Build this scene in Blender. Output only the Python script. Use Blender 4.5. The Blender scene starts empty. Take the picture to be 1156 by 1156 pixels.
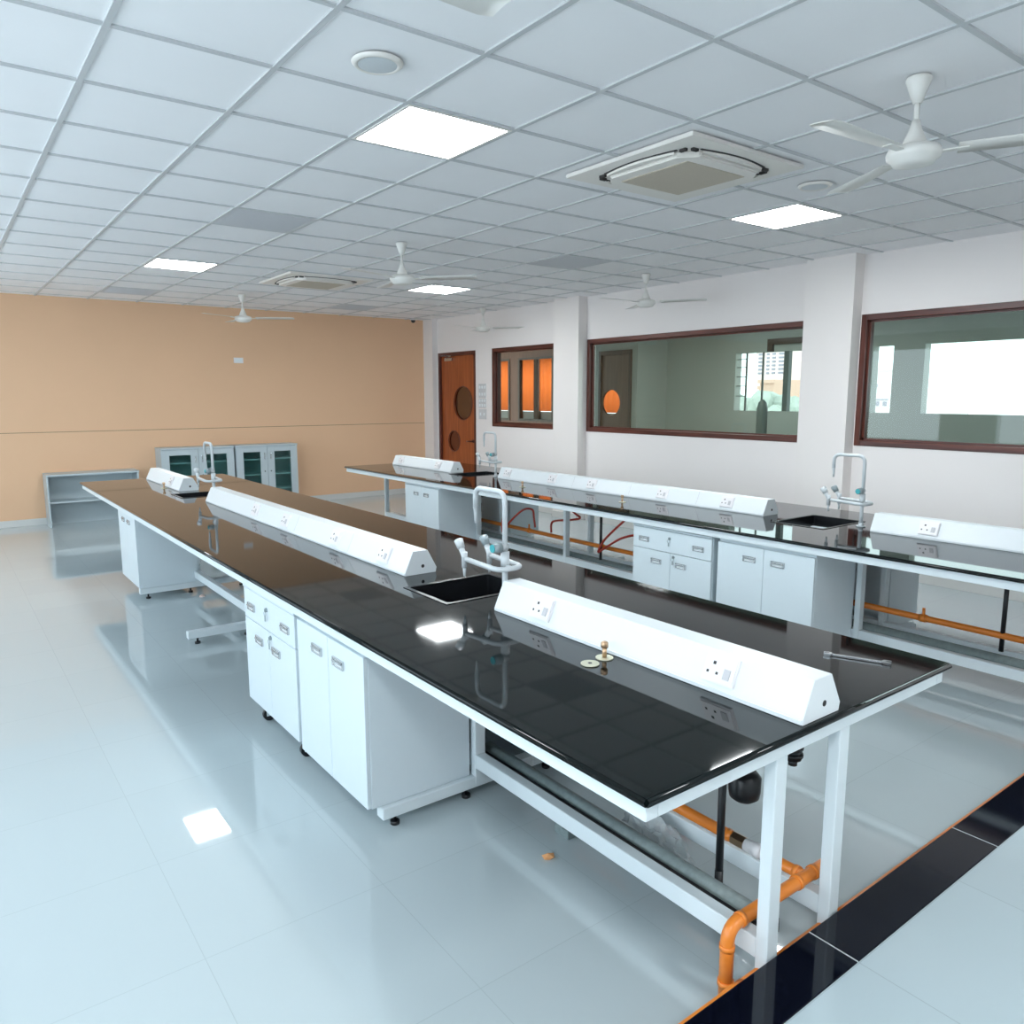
import bpy, bmesh, math, random
from mathutils import Vector, Matrix
random.seed(7)
PI = math.pi
S = bpy.context.scene
COL = S.collection
HC = 3.023      # ceiling height
ZB = 0.859      # bench top height
FZ = 0.05       # floor height

# ------------------------------------------------------------------ camera
def make_camera():
    f, yaw, pitch, roll = 867.528, 0.644388, -0.150059, -0.001665
    cy, sy, cp, sp = math.cos(yaw), math.sin(yaw), math.cos(pitch), math.sin(pitch)
    fw = Vector((sy*cp, cy*cp, sp)); r = Vector((cy, -sy, 0)); u = r.cross(fw)
    cr, sr = math.cos(roll), math.sin(roll)
    r2 = cr*r + sr*u; u2 = -sr*r + cr*u
    cam = bpy.data.cameras.new('camera'); o = bpy.data.objects.new('camera', cam); COL.objects.link(o)
    m = Matrix((r2, u2, -fw)).transposed().to_4x4(); m.translation = Vector((-0.618, -1.983, 1.739))
    o.matrix_world = m
    cam.sensor_fit = 'HORIZONTAL'; cam.sensor_width = 36.0; cam.lens = 36.0*f/1156.0
    cam.clip_start = 0.05; cam.clip_end = 400
    S.camera = o
make_camera()

# ------------------------------------------------------------------ world, daylight, exposure
W = bpy.data.worlds.new('World'); S.world = W; W.use_nodes = True
bg = W.node_tree.nodes['Background']
bg.inputs[0].default_value = (0.80, 0.90, 1.0, 1); bg.inputs[1].default_value = 4.6

def area(name, loc, rot, sx, sy, power, col):
    L = bpy.data.lights.new(name, 'AREA'); L.shape = 'RECTANGLE'; L.size = sx; L.size_y = sy
    L.energy = power; L.color = col
    o = bpy.data.objects.new(name, L); COL.objects.link(o); o.location = loc; o.rotation_euler = rot
    return o
DAY = (0.66, 0.90, 1.0)
# daylight coming in at the tall windows of the left wall
area('daylight_left_near', (-3.14, -1.0, 1.75), (0, -PI/2, 0), 1.9, 2.9, 34, DAY)
area('daylight_left_middle', (-3.14, 3.0, 1.75), (0, -PI/2, 0), 1.9, 2.9, 34, DAY)
area('daylight_left_far', (-3.14, 7.0, 1.75), (0, -PI/2, 0), 1.9, 2.9, 34, DAY)
S.view_settings.view_transform = 'Standard'; S.view_settings.look = 'None'
S.view_settings.gamma = 1.0; S.view_settings.use_curve_mapping = False
S.view_settings.exposure = -0.24
LED_STRENGTH = 54.0

# ------------------------------------------------------------------ materials
def nt(name):
    m = bpy.data.materials.new(name); m.use_nodes = True
    return m, m.node_tree.nodes, m.node_tree.links, m.node_tree.nodes['Principled BSDF']
def mat(name, col, rough=0.5, metal=0.0, spec=0.5, noise=0.0, nscale=30.0, bump=0.0, coat=0.0):
    m, n, l, b = nt(name)
    b.inputs['Roughness'].default_value = rough; b.inputs['Metallic'].default_value = metal
    b.inputs['Specular IOR Level'].default_value = spec; b.inputs['Coat Weight'].default_value = coat
    tc = n.new('ShaderNodeTexCoord'); no = n.new('ShaderNodeTexNoise'); no.inputs['Scale'].default_value = nscale
    no.inputs['Detail'].default_value = 4
    l.new(tc.outputs['Object'], no.inputs['Vector'])
    mx = n.new('ShaderNodeMix'); mx.data_type = 'RGBA'
    k = max(noise, 0.01)
    mx.inputs['A'].default_value = (*[c*(1-k) for c in col], 1); mx.inputs['B'].default_value = (*[min(1, c*(1+k)) for c in col], 1)
    l.new(no.outputs['Fac'], mx.inputs['Factor']); l.new(mx.outputs['Result'], b.inputs['Base Color'])
    if bump:
        bp = n.new('ShaderNodeBump'); bp.inputs['Strength'].default_value = bump; bp.inputs['Distance'].default_value = 0.002
        l.new(no.outputs['Fac'], bp.inputs['Height']); l.new(bp.outputs['Normal'], b.inputs['Normal'])
    return m
def tile_mat(name, col, joint, size, ox, oy, width, rough, spec, vary=0.02):
    m, n, l, b = nt(name)
    b.inputs['Roughness'].default_value = rough; b.inputs['Specular IOR Level'].default_value = spec
    geo = n.new('ShaderNodeNewGeometry'); sep = n.new('ShaderNodeSeparateXYZ'); l.new(geo.outputs['Position'], sep.inputs[0])
    def M(op, a, bb=None):
        x = n.new('ShaderNodeMath'); x.operation = op
        for i, v in enumerate((a, bb)):
            if v is None: continue
            if isinstance(v, (int, float)): x.inputs[i].default_value = v
            else: l.new(v, x.inputs[i])
        return x.outputs[0]
    masks, cells = [], []
    for ax, off in (('X', ox), ('Y', oy)):
        t = M('DIVIDE', M('SUBTRACT', sep.outputs[ax], off), size)
        cells.append(M('FLOOR', t))
        fr = M('FRACT', t)
        d = M('MINIMUM', fr, M('SUBTRACT', 1.0, fr))
        masks.append(M('LESS_THAN', d, width/2/size))
    mask = M('MAXIMUM', masks[0], masks[1])
    cmb = n.new('ShaderNodeCombineXYZ'); l.new(cells[0], cmb.inputs[0]); l.new(cells[1], cmb.inputs[1])
    wn = n.new('ShaderNodeTexWhiteNoise'); wn.noise_dimensions = '2D'; l.new(cmb.outputs[0], wn.inputs['Vector'])
    m1 = n.new('ShaderNodeMix'); m1.data_type = 'RGBA'
    m1.inputs['A'].default_value = (*[c*(1-vary) for c in col], 1); m1.inputs['B'].default_value = (*[min(1, c*(1+vary)) for c in col], 1)
    l.new(wn.outputs['Value'], m1.inputs['Factor'])
    m2 = n.new('ShaderNodeMix'); m2.data_type = 'RGBA'; l.new(mask, m2.inputs['Factor'])
    l.new(m1.outputs['Result'], m2.inputs['A']); m2.inputs['B'].default_value = (*joint, 1)
    l.new(m2.outputs['Result'], b.inputs['Base Color'])
    return m
def wood(name, c1, c2, axis, scale, rough):
    m, n, l, b = nt(name); b.inputs['Roughness'].default_value = rough
    tc = n.new('ShaderNodeTexCoord'); mp = n.new('ShaderNodeMapping'); l.new(tc.outputs['Object'], mp.inputs[0])
    sc = [scale]*3; sc[axis] = scale*0.06; mp.inputs['Scale'].default_value = sc
    no = n.new('ShaderNodeTexNoise'); no.inputs['Scale'].default_value = 1; no.inputs['Detail'].default_value = 6
    no.inputs['Distortion'].default_value = 0.6
    l.new(mp.outputs[0], no.inputs['Vector'])
    cr = n.new('ShaderNodeValToRGB'); cr.color_ramp.elements[0].position = 0.35; cr.color_ramp.elements[1].position = 0.65
    cr.color_ramp.elements[0].color = (*c1, 1); cr.color_ramp.elements[1].color = (*c2, 1)
    l.new(no.outputs['Fac'], cr.inputs[0]); l.new(cr.outputs[0], b.inputs['Base Color'])
    return m
def glass(name, tint, refl=0.10):
    m = bpy.data.materials.new(name); m.use_nodes = True; n = m.node_tree.nodes; l = m.node_tree.links; n.clear()
    out = n.new('ShaderNodeOutputMaterial'); tr = n.new('ShaderNodeBsdfTransparent'); tr.inputs[0].default_value = (*tint, 1)
    gl = n.new('ShaderNodeBsdfGlossy'); gl.inputs['Roughness'].default_value = 0.02; gl.inputs[0].default_value = (1, 1, 1, 1)
    lw = n.new('ShaderNodeFresnel'); lw.inputs[0].default_value = 1.5
    mx = n.new('ShaderNodeMixShader'); 
    ge = n.new('ShaderNodeNewGeometry'); iv = n.new('ShaderNodeMath'); iv.operation = 'SUBTRACT'; iv.inputs[0].default_value = 1.0; l.new(ge.outputs['Backfacing'], iv.inputs[1])
    mu = n.new('ShaderNodeMath'); mu.operation = 'MULTIPLY'; l.new(lw.outputs[0], mu.inputs[0]); l.new(iv.outputs[0], mu.inputs[1])
    l.new(mu.outputs[0], mx.inputs[0]); l.new(tr.outputs[0], mx.inputs[1]); l.new(gl.outputs[0], mx.inputs[2])
    l.new(mx.outputs[0], out.inputs[0]); return m
def granite():
    m, n, l, b = nt('black_granite'); b.inputs['Roughness'].default_value = 0.04; b.inputs['Specular IOR Level'].default_value = 0.36
    tc = n.new('ShaderNodeTexCoord'); no = n.new('ShaderNodeTexNoise'); no.inputs['Scale'].default_value = 260; no.inputs['Detail'].default_value = 2
    l.new(tc.outputs['Object'], no.inputs['Vector'])
    cr = n.new('ShaderNodeValToRGB'); cr.color_ramp.elements[0].position = 0.55; cr.color_ramp.elements[0].color = (.0010, .0030, .0034, 1)
    cr.color_ramp.elements[1].position = 0.80; cr.color_ramp.elements[1].color = (.008, .016, .016, 1)
    l.new(no.outputs['Fac'], cr.inputs[0]); l.new(cr.outputs[0], b.inputs['Base Color']); return m
def curtain():
    m = bpy.data.materials.new('orange_curtain_fabric'); m.use_nodes = True; n = m.node_tree.nodes; l = m.node_tree.links; n.clear()
    out = n.new('ShaderNodeOutputMaterial'); d = n.new('ShaderNodeBsdfDiffuse'); t = n.new('ShaderNodeBsdfTranslucent')
    d.inputs[0].default_value = (.85, .38, .14, 1); t.inputs[0].default_value = (1.0, .44, .20, 1)
    mx = n.new('ShaderNodeMixShader'); mx.inputs[0].default_value = .9
    l.new(d.outputs[0], mx.inputs[1]); l.new(t.outputs[0], mx.inputs[2]); l.new(mx.outputs[0], out.inputs[0]); return m
def emit(name, col, s):
    m = bpy.data.materials.new(name); m.use_nodes = True; n = m.node_tree.nodes; l = m.node_tree.links; n.clear()
    out = n.new('ShaderNodeOutputMaterial'); e = n.new('ShaderNodeEmission'); e.inputs[0].default_value = (*col, 1); e.inputs[1].default_value = s
    l.new(e.outputs[0], out.inputs[0]); return m

M_WHITE = mat('white_powder_coated_steel', (.80, .84, .86), .32, spec=.5, noise=.01)
M_CABW = mat('pale_blue_white_cabinet_steel', (.69, .77, .81), .3, noise=.01)
M_WHITE2 = mat('white_powder_coated_frame', (.74, .81, .84), .35, noise=.01)
M_GRAN = granite()
M_CEILT = mat('white_mineral_ceiling_tile', (.93, .92, .93), .8, noise=.02, nscale=3, spec=.2)
M_TBAR = mat('painted_tee_bar', (.58, .59, .60), .45)
M_PATCH = mat('grey_return_grille', (.64, .64, .66), .7, noise=.05, nscale=120)
M_FLOOR = tile_mat('vitrified_floor_tile', (.49, .56, .58), (.42, .48, .50), .6, .500, .26, .0025, .032, .85, .012)
M_DAIS = tile_mat('platform_floor_tile', (.50, .59, .62), (.40, .47, .50), .6, .085, -1.035, .003, .08, .6, .012)
M_ORANGE = mat('orange_wall_paint', (.80, .515, .325), .6, noise=.03, nscale=1.5, spec=.3)
M_WALL = mat('pale_wall_paint', (.85, .80, .78), .6, noise=.015, nscale=1.5, spec=.3)
M_PIL = mat('pilaster_paint', (.84, .79, .765), .6, noise=.015, nscale=1.5, spec=.3)
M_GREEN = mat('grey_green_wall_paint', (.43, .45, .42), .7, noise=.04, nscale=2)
M_SKIRT = mat('pale_skirting_tile', (.66, .66, .64), .25)
M_GROOVE = mat('wall_groove_shadow_gap', (.30, .19, .11), .8)
M_FRAME = wood('red_brown_window_wood', (.060, .014, .009), (.135, .035, .022), 2, 24, .35)
M_FRAMEH = wood('red_brown_window_wood_rail', (.060, .014, .009), (.135, .035, .022), 1, 24, .35)
M_VENEER = wood('orange_brown_door_veneer', (.28, .062, .014), (.42, .105, .028), 2, 30, .35)
M_BROWN = wood('dark_brown_wood', (.05, .030, .018), (.09, .055, .033), 2, 20, .5)
M_BROWND = wood('brown_flush_door', (.11, .065, .04), (.16, .10, .062), 2, 20, .5)
M_BROWNP = wood('red_brown_partition_panel', (.15, .055, .028), (.22, .085, .045), 2, 20, .5)
M_GLASS = glass('green_tinted_window_glass', (.78, .84, .80))
M_CGLASS = glass('clear_cabinet_glass', (.70, .86, .84))
M_PORT = glass('brown_porthole_glass', (.42, .25, .15))
M_BLACK = mat('black_plastic', (.008, .009, .011), .35)
M_SINK = mat('black_polypropylene_sink', (.012, .013, .015), .25)
M_CHROME = mat('brushed_chrome', (.62, .63, .64), .25, metal=1.0)
M_BRASS = mat('dull_brass', (.60, .41, .26), .38, metal=1.0)
M_PALEBR = mat('pale_zinc_plated_disc', (.68, .66, .50), .35, metal=.7)
M_TAP = mat('pale_epoxy_coated_tap', (.62, .66, .68), .28)
M_TAPK = mat('grey_tap_knob', (.30, .36, .38), .35)
M_CYAN = mat('cyan_tap_cap', (.05, .42, .46), .35)
M_GAS = mat('orange_gas_pipe_paint', (.84, .25, .035), .32)
M_HOSE = mat('red_rubber_hose', (.42, .035, .018), .4)
M_PVC = mat('dusty_grey_pvc', (.22, .275, .275), .5, noise=.3, nscale=45)
M_PLATE = mat('white_socket_plastic', (.84, .82, .83), .3)
M_PANEL = mat('grey_white_switch_panel', (.62, .62, .63), .35)
M_SWITCH = mat('grey_rocker', (.55, .54, .56), .35)
M_HOLE = mat('dark_hole', (.03, .025, .025), .6)
M_FAN = mat('ivory_fan_enamel', (.80, .78, .74), .35)
M_AC = mat('ivory_air_conditioner_plastic', (.86, .82, .77), .4)
M_ACG = mat('beige_filter_mesh', (.56, .49, .40), .8, noise=.15, nscale=250)
M_CAB = mat('pale_grey_cupboard_steel', (.50, .57, .60), .4)
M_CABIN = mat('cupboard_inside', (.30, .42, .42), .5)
M_LED = emit('led_panel_diffuser', (.93, .98, 1.0), LED_STRENGTH)
M_NOSE = mat('black_granite_nosing', (.003, .004, .010), .07, spec=.35)
M_GROUT = mat('light_grout_line', (.55, .58, .60), .6)
M_CURT = curtain()
M_BRICK = mat('terracotta_chip', (.85, .42, .18), .8)
M_PINKC = mat('pale_tile_chip', (.80, .62, .55), .7)
M_SPK = mat('speaker_grille_white', (.62, .65, .67), .5, noise=.06, nscale=300)
M_TOWER = mat('pale_pink_tower_plaster', (.80, .66, .63), .8)
M_TWIN = mat('tower_window_dark', (.30, .30, .36), .4)
M_PEACH = mat('peach_plaster', (.72, .47, .36), .8)
M_WHITEB = mat('white_building_plaster', (.80, .76, .76), .8)
M_LEAF = mat('hazy_tree_foliage', (.36, .41, .35), .9, noise=.3, nscale=1)
M_BAR = mat('dark_window_bar', (.10, .13, .12), .5)
M_RED = mat('red_printed_packet', (.42, .04, .03), .45)
M_YEL = mat('yellow_packet_print', (.75, .38, .05), .45)
def bagmat():
    m, n, l, b = nt('clear_crumpled_polythene'); b.inputs['Base Color'].default_value = (.75, .82, .84, 1)
    b.inputs['Roughness'].default_value = .12; b.inputs['Alpha'].default_value = .50; b.inputs['Specular IOR Level'].default_value = 1.0
    b.inputs['Coat Weight'].default_value = 1.0
    return m
M_BAG = bagmat()

# ------------------------------------------------------------------ mesh builder
class MB:
    def __init__(s): s.bm = bmesh.new(); s.mi = 0
    def _mark(s, faces):
        for f in faces: f.material_index = s.mi
    def box(s, x0, x1, y0, y1, z0, z1, bev=0.0, seg=2):
        t = bmesh.new(); bmesh.ops.create_cube(t, size=1)
        for v in t.verts: v.co = Vector(((x0+x1)/2+v.co.x*(x1-x0), (y0+y1)/2+v.co.y*(y1-y0), (z0+z1)/2+v.co.z*(z1-z0)))
        if bev: bmesh.ops.bevel(t, geom=list(t.edges), offset=bev, segments=seg, affect='EDGES', profile=.5)
        return s._merge(t)
    def _merge(s, t, mtx=None):
        if mtx is not None: bmesh.ops.transform(t, matrix=mtx, verts=list(t.verts))
        bmesh.ops.recalc_face_normals(t, faces=list(t.faces))
        mp = {}
        for v in t.verts: mp[v] = s.bm.verts.new(v.co)
        for f in t.faces:
            try: nf = s.bm.faces.new([mp[v] for v in f.verts])
            except ValueError: continue
            nf.material_index = s.mi; nf.smooth = f.smooth
        t.free(); return s
    def cyl(s, p0, p1, r, r2=None, seg=20, smooth=True, bev=0.0):
        p0, p1 = Vector(p0), Vector(p1); d = p1-p0
        t = bmesh.new(); bmesh.ops.create_cone(t, cap_ends=True, segments=seg, radius1=r, radius2=(r if r2 is None else r2), depth=d.length)
        if bev:
            e = [e for e in t.edges if any(len(f.verts) > 4 for f in e.link_faces)]
            bmesh.ops.bevel(t, geom=e, offset=bev, segments=2, affect='EDGES')
        for f in t.faces: f.smooth = smooth and len(f.verts) == 4
        q = Vector((0, 0, 1)).rotation_difference(d.normalized()).to_matrix().to_4x4(); q.translation = (p0+p1)/2
        return s._merge(t, q)
    def lathe(s, c, prof, seg=32, axis=(0, 0, 1)):
        t = bmesh.new(); rings = []
        for r, z in prof:
            rings.append([t.verts.new((r*math.cos(2*PI*k/seg), r*math.sin(2*PI*k/seg), z)) for k in range(seg)] if r > 1e-6 else [t.verts.new((0, 0, z))])
        for a, b in zip(rings, rings[1:]):
            for k in range(seg):
                k2 = (k+1) % seg
                if len(a) == 1 and len(b) == 1: continue
                vs = [a[0], b[k2], b[k]] if len(a) == 1 else ([a[k], a[k2], b[0]] if len(b) == 1 else [a[k], a[k2], b[k2], b[k]])
                t.faces.new(vs).smooth = True
        q = Vector((0, 0, 1)).rotation_difference(Vector(axis).normalized()).to_matrix().to_4x4(); q.translation = Vector(c)
        return s._merge(t, q)
    def tube(s, pts, r, fillet=0.0, seg=14, nf=6):
        P = [Vector(p) for p in pts]
        if fillet:
            Q = [P[0]]
            for a, b, c in zip(P, P[1:], P[2:]):
                d0 = (a-b); d1 = (c-b); L = min(fillet, d0.length*.49, d1.length*.49)
                s0 = b+d0.normalized()*L; s1 = b+d1.normalized()*L
                for i in range(nf+1):
                    u = i/nf; Q.append((1-u)**2*s0+2*u*(1-u)*b+u*u*s1)
            Q.append(P[-1]); P = Q
        t = bmesh.new(); rings = []; n = None
        for i, p in enumerate(P):
            tg = ((P[i+1]-p) if i == 0 else (p-P[i-1]) if i == len(P)-1 else (P[i+1]-P[i-1])).normalized()
            if n is None: n = tg.orthogonal().normalized()
            n = (n-tg*n.dot(tg)).normalized(); b = tg.cross(n)
            rr = r[i] if isinstance(r, (list, tuple)) else r
            rings.append([t.verts.new(p+n*rr*math.cos(2*PI*k/seg)+b*rr*math.sin(2*PI*k/seg)) for k in range(seg)])
        for a, b in zip(rings, rings[1:]):
            for k in range(seg): t.faces.new([a[k], a[(k+1) % seg], b[(k+1) % seg], b[k]]).smooth = True
        t.faces.new(rings[0]); t.faces.new(rings[-1])
        return s._merge(t)
    def prism(s, poly, axis, a, b, bev=0.0):
        t = bmesh.new()
        def P(u, v, w): return {'y': (u, w, v), 'x': (w, u, v), 'z': (u, v, w)}[axis]
        A = [t.verts.new(P(u, v, a)) for u, v in poly]; B = [t.verts.new(P(u, v, b)) for u, v in poly]
        t.faces.new(A); t.faces.new(B[::-1])
        for i in range(len(poly)):
            j = (i+1) % len(poly); t.faces.new([A[i], B[i], B[j], A[j]])
        if bev: bmesh.ops.bevel(t, geom=list(t.edges), offset=bev, segments=2, affect='EDGES')
        return s._merge(t)
    def frame_box(s, corners8):
        t = bmesh.new(); v = [t.verts.new(c) for c in corners8]
        for f in ((0, 1, 2, 3), (4, 5, 6, 7), (0, 1, 5, 4), (1, 2, 6, 5), (2, 3, 7, 6), (3, 0, 4, 7)): t.faces.new([v[i] for i in f])
        return s._merge(t)

def link_mesh(name, mb, mats, parent=None, origin=None):
    if not isinstance(mats, (list, tuple)): mats = [mats]
    me = bpy.data.meshes.new(name)
    org = Vector((0, 0, 0))
    if parent is not None:
        p = parent
        while p.parent: p = p.parent
        org = Vector(p.location)
    elif origin is not None: org = Vector(origin)
    bmesh.ops.translate(mb.bm, vec=-org, verts=list(mb.bm.verts))
    mb.bm.to_mesh(me); mb.bm.free()
    for m in mats: me.materials.append(m)
    o = bpy.data.objects.new(name, me); COL.objects.link(o)
    if parent is not None: o.parent = parent
    else: o.location = org
    return o
def part(name, mb, mats, parent, label=None):
    o = link_mesh(name, mb, mats, parent)
    if label: o['label'] = label
    return o
def thing(name, label, cat, loc, group=None):
    o = bpy.data.objects.new(name, None); COL.objects.link(o); o.location = loc; o.empty_display_size = .1
    o['label'] = label; o['category'] = cat
    if group: o['group'] = group
    return o
def single(name, mb, mats, label, cat, loc, group=None):
    o = link_mesh(name, mb, mats, None, loc); o['label'] = label; o['category'] = cat
    if group: o['group'] = group
    return o
def struct(name, mb, mats):
    o = link_mesh(name, mb, mats); o['kind'] = 'structure'; return o
def spart(name, mb, mats, parent): return link_mesh(name, mb, mats, parent)
def dup(root, loc, label=None, rotz=0.0):
    def cp(o, par):
        c = o.copy(); COL.objects.link(c)
        if par is not None: c.parent = par
        for ch in list(o.children): cp(ch, c)
        return c
    r = cp(root, None); r.location = loc; r.rotation_euler = (0, 0, rotz)
    if label: r['label'] = label
    return r

# ================================================================== ROOM SHELL
XL, XR, YF, YK = -3.2, 6.45, -4.5, 9.85
m = MB().box(XL, XR, YF, YK, -.08, FZ); struct('floor', m, M_FLOOR)
m = MB().box(XL, XR+.15, YF, YK+.15, HC+.008, HC+.07); struct('ceiling', m, M_CEILT)
# exposed tee bars of the suspended ceiling, 600 mm module
m = MB()
k = math.ceil(XL/.6)
while k*.6 < XR:
    m.box(k*.6-.012, k*.6+.012, YF, YK, HC, HC+.008); k += 1
k = math.ceil(YF/.6)
while k*.6 < YK:
    m.box(XL, XR, k*.6-.0115, k*.6+.0115, HC+.0005, HC+.0085); k += 1
struct('trim_1', m, M_TBAR)
# back wall: orange, with shadow groove
m = MB().box(XL, XR+.15, YK, YK+.15, 0, 1.268); m.box(XL, XR+.15, YK+.006, YK+.15, 1.268, 1.276); m.box(XL, XR+.15, YK, YK+.15, 1.276, HC+.01)
struct('wall_back', m, M_ORANGE)
m = MB().box(XL, 6.35, YK+.003, YK+.007, 1.2675, 1.2765); struct('trim_2', m, M_GROOVE)
m = MB().box(XL, 6.35, YK-.012, YK, FZ, FZ+.09, .003); struct('baseboard_back', m, M_SKIRT)
# right wall with door and window openings
DOOR = (8.39, 9.52, 0, 2.46); WIN1 = (6.30, 7.93, 1.265, 2.465); WIN2 = (2.50, 5.75, 1.262, 2.475); WIN3 = (-1.3, 1.955, 1.262, 2.485)
def wall_with_openings(x0, x1, y0, y1, z1, ops):
    m = MB(); ops = sorted(ops); y = y0
    for a, b, c, d in ops:
        m.box(x0, x1, y, a, 0, z1)
        if c > 0: m.box(x0, x1, a, b, 0, c)
        m.box(x0, x1, a, b, d, z1); y = b
    m.box(x0, x1, y, y1, 0, z1); return m
struct('wall_right', wall_with_openings(XR, XR+.15, YF, YK, HC+.008, [DOOR, WIN1, WIN2, WIN3]), M_WALL)
LW = [(-2.45, .45, .8, 2.7), (1.55, 4.45, .8, 2.7), (5.55, 8.45, .8, 2.7)]
struct('wall_left', wall_with_openings(XL-.15, XL, YF, YK, HC+.008, LW), M_WALL)
m = MB().box(XL-.15, XR+.15, YF-.15, YF, 0, HC+.008); struct('wall_front', m, M_WALL)
for i, (y0, y1, x0, dz) in enumerate(((1.965, 2.47, 6.30, 0), (5.76, 6.27, 6.30, 0), (9.55, YK, 6.35, 0))):
    m = MB().box(x0, XR, y0, y1, 0, HC+.008); struct('trim_%d' % (i+3), m, M_PIL)
m = MB()
for a, b in ((YF, 1.965), (2.47, 5.76), (6.27, 8.33)): m.box(XR-.012, XR, a, b, FZ, FZ+.09, .003)
for a, b in ((1.965, 2.47), (5.76, 6.27)): m.box(6.288, 6.30, a-.005, b+.005, FZ, FZ+.09, .003)
struct('baseboard_right', m, M_SKIRT)
# raised platform the photograph was taken from
m = MB().box(XL, XR, YF, -1.032, FZ, .198); struct('floor_platform', m, M_DAIS)
m = MB(); m.mi = 0
x = 1.285 - .905*6
xs = []
while x < XR: xs.append(x); x += .905
prev = XL
for x in [v for v in xs if v > XL]+[XR]:
    m.mi = 0; m.box(prev, x-.002, -1.032, -.882, FZ, .20, .003)
    if x < XR: m.mi = 1; m.box(x-.002, x+.002, -1.031, -.8825, FZ, .1995)
    prev = x+.002
struct('trim_6', m, [M_NOSE, M_GROUT])

# windows of the right wall
def window(idx, w, depth=.1, x0=XR-.008, fr=.055, mullions=()):
    y0, y1, z0, z1 = w
    m = MB(); m.mi = 0
    m.box(x0, x0+depth, y0, y0+fr, z0, z1, .004); m.box(x0, x0+depth, y1-fr, y1, z0, z1, .004)
    m.mi = 1
    m.box(x0, x0+depth, y0+fr, y1-fr, z0, z0+fr, .004); m.box(x0, x0+depth, y0+fr, y1-fr, z1-fr, z1, .004)
    # inner bead
    b = .018
    m.mi = 0
    m.box(x0+.045, x0+.062, y0+fr, y0+fr+b, z0+fr, z1-fr); m.box(x0+.045, x0+.062, y1-fr-b, y1-fr, z0+fr, z1-fr)
    m.mi = 1
    m.box(x0+.045, x0+.062, y0+fr, y1-fr, z0+fr, z0+fr+b); m.box(x0+.045, x0+.062, y0+fr, y1-fr, z1-fr-b, z1-fr)
    o = struct('window_%d' % idx, m, [M_FRAME, M_FRAMEH])
    g = MB().box(x0+.062, x0+.068, y0+fr-.01, y1-fr+.01, z0+fr-.01, z1-fr+.01); link_mesh('window_pane', g, M_GLASS, o)
    return o
window(1, WIN1, .14); window(2, WIN2); window(3, WIN3, .14)

# door
y0, y1, z0, z1 = DOOR
m = MB(); m.box(XR-.01, XR+.12, y0, y0+.05, FZ, z1, .004); m.box(XR-.01, XR+.12, y1-.05, y1, FZ, z1, .004); m.box(XR-.01, XR+.12, y0+.05, y1-.05, z1-.06, z1, .004)
door = struct('door_1', m, M_FRAME)
def leaf_with_holes(x0, x1, y0, y1, z0, z1, holes, seg=40):
    bm = bmesh.new()
    rows = []
    outer = [bm.verts.new((x0, y, z)) for y, z in ((y0, z0), (y1, z0), (y1, z1), (y0, z1))]
    edges = [bm.edges.new((outer[i], outer[(i+1) % 4])) for i in range(4)]
    for cy, cz, r in holes:
        ring = [bm.verts.new((x0, cy+r*math.cos(2*PI*k/seg), cz+r*math.sin(2*PI*k/seg))) for k in range(seg)]
        edges += [bm.edges.new((ring[i], ring[(i+1) % seg])) for i in range(seg)]
    bmesh.ops.triangle_fill(bm, use_beauty=True, use_dissolve=False, edges=edges)
    # drop faces inside the holes
    for f in list(bm.faces):
        c = f.calc_center_median()
        if any((c.y-cy)**2+(c.z-cz)**2 < (r*.985)**2 and all(((v.co.y-cy)**2+(v.co.z-cz)**2) < (r*1.01)**2 for v in f.verts) for cy, cz, r in holes): bm.faces.remove(f)
    r = bmesh.ops.extrude_face_region(bm, geom=list(bm.faces))
    bmesh.ops.translate(bm, vec=(x1-x0, 0, 0), verts=[v for v in r['geom'] if isinstance(v, bmesh.types.BMVert)])
    bmesh.ops.recalc_face_normals(bm, faces=list(bm.faces))
    mb = MB(); mb.bm.free(); mb.bm = bm; return mb
H = [(8.815, 1.62, .272), (9.10, .98, .172)]
leaf = spart('door_leaf', leaf_with_holes(XR+.035, XR+.075, y0+.05, y1-.05, FZ+.005, z1-.06, H), M_VENEER, door)
for cy, cz, r in H:
    g = MB().cyl((XR+.050, cy, cz), (XR+.056, cy, cz), r*.995, seg=48); spart('door_glass', g, M_PORT, leaf)
    g = MB(); g.tube([(XR+.032, cy+(r+.002)*math.cos(2*PI*k/40), cz+(r+.002)*math.sin(2*PI*k/40)) for k in range(41)], .007, seg=8); spart('glass_beading', g, M_FRAME, leaf)
g = MB(); g.cyl((XR+.035, 8.53, 1.0), (XR-.01, 8.53, 1.0), .014); g.tube([(XR-.012, 8.525, 1.0), (XR-.014, 8.60, 1.0), (XR-.01, 8.66, .995)], .01, fillet=.01); g.cyl((XR+.036, 8.53, 1.0), (XR+.028, 8.53, 1.0), .028)
spart('door_handle', g, M_FRAME, leaf)
g = MB(); g.box(XR+.0, XR+.035, 9.12, 9.34, 2.32, 2.37, .006); g.tube([(XR-.003, 9.30, 2.375), (XR-.01, 9.10, 2.40), (XR-.004, 9.42, 2.415)], .006, fillet=.02)
spart('door_closer', g, M_CHROME, leaf)

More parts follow.
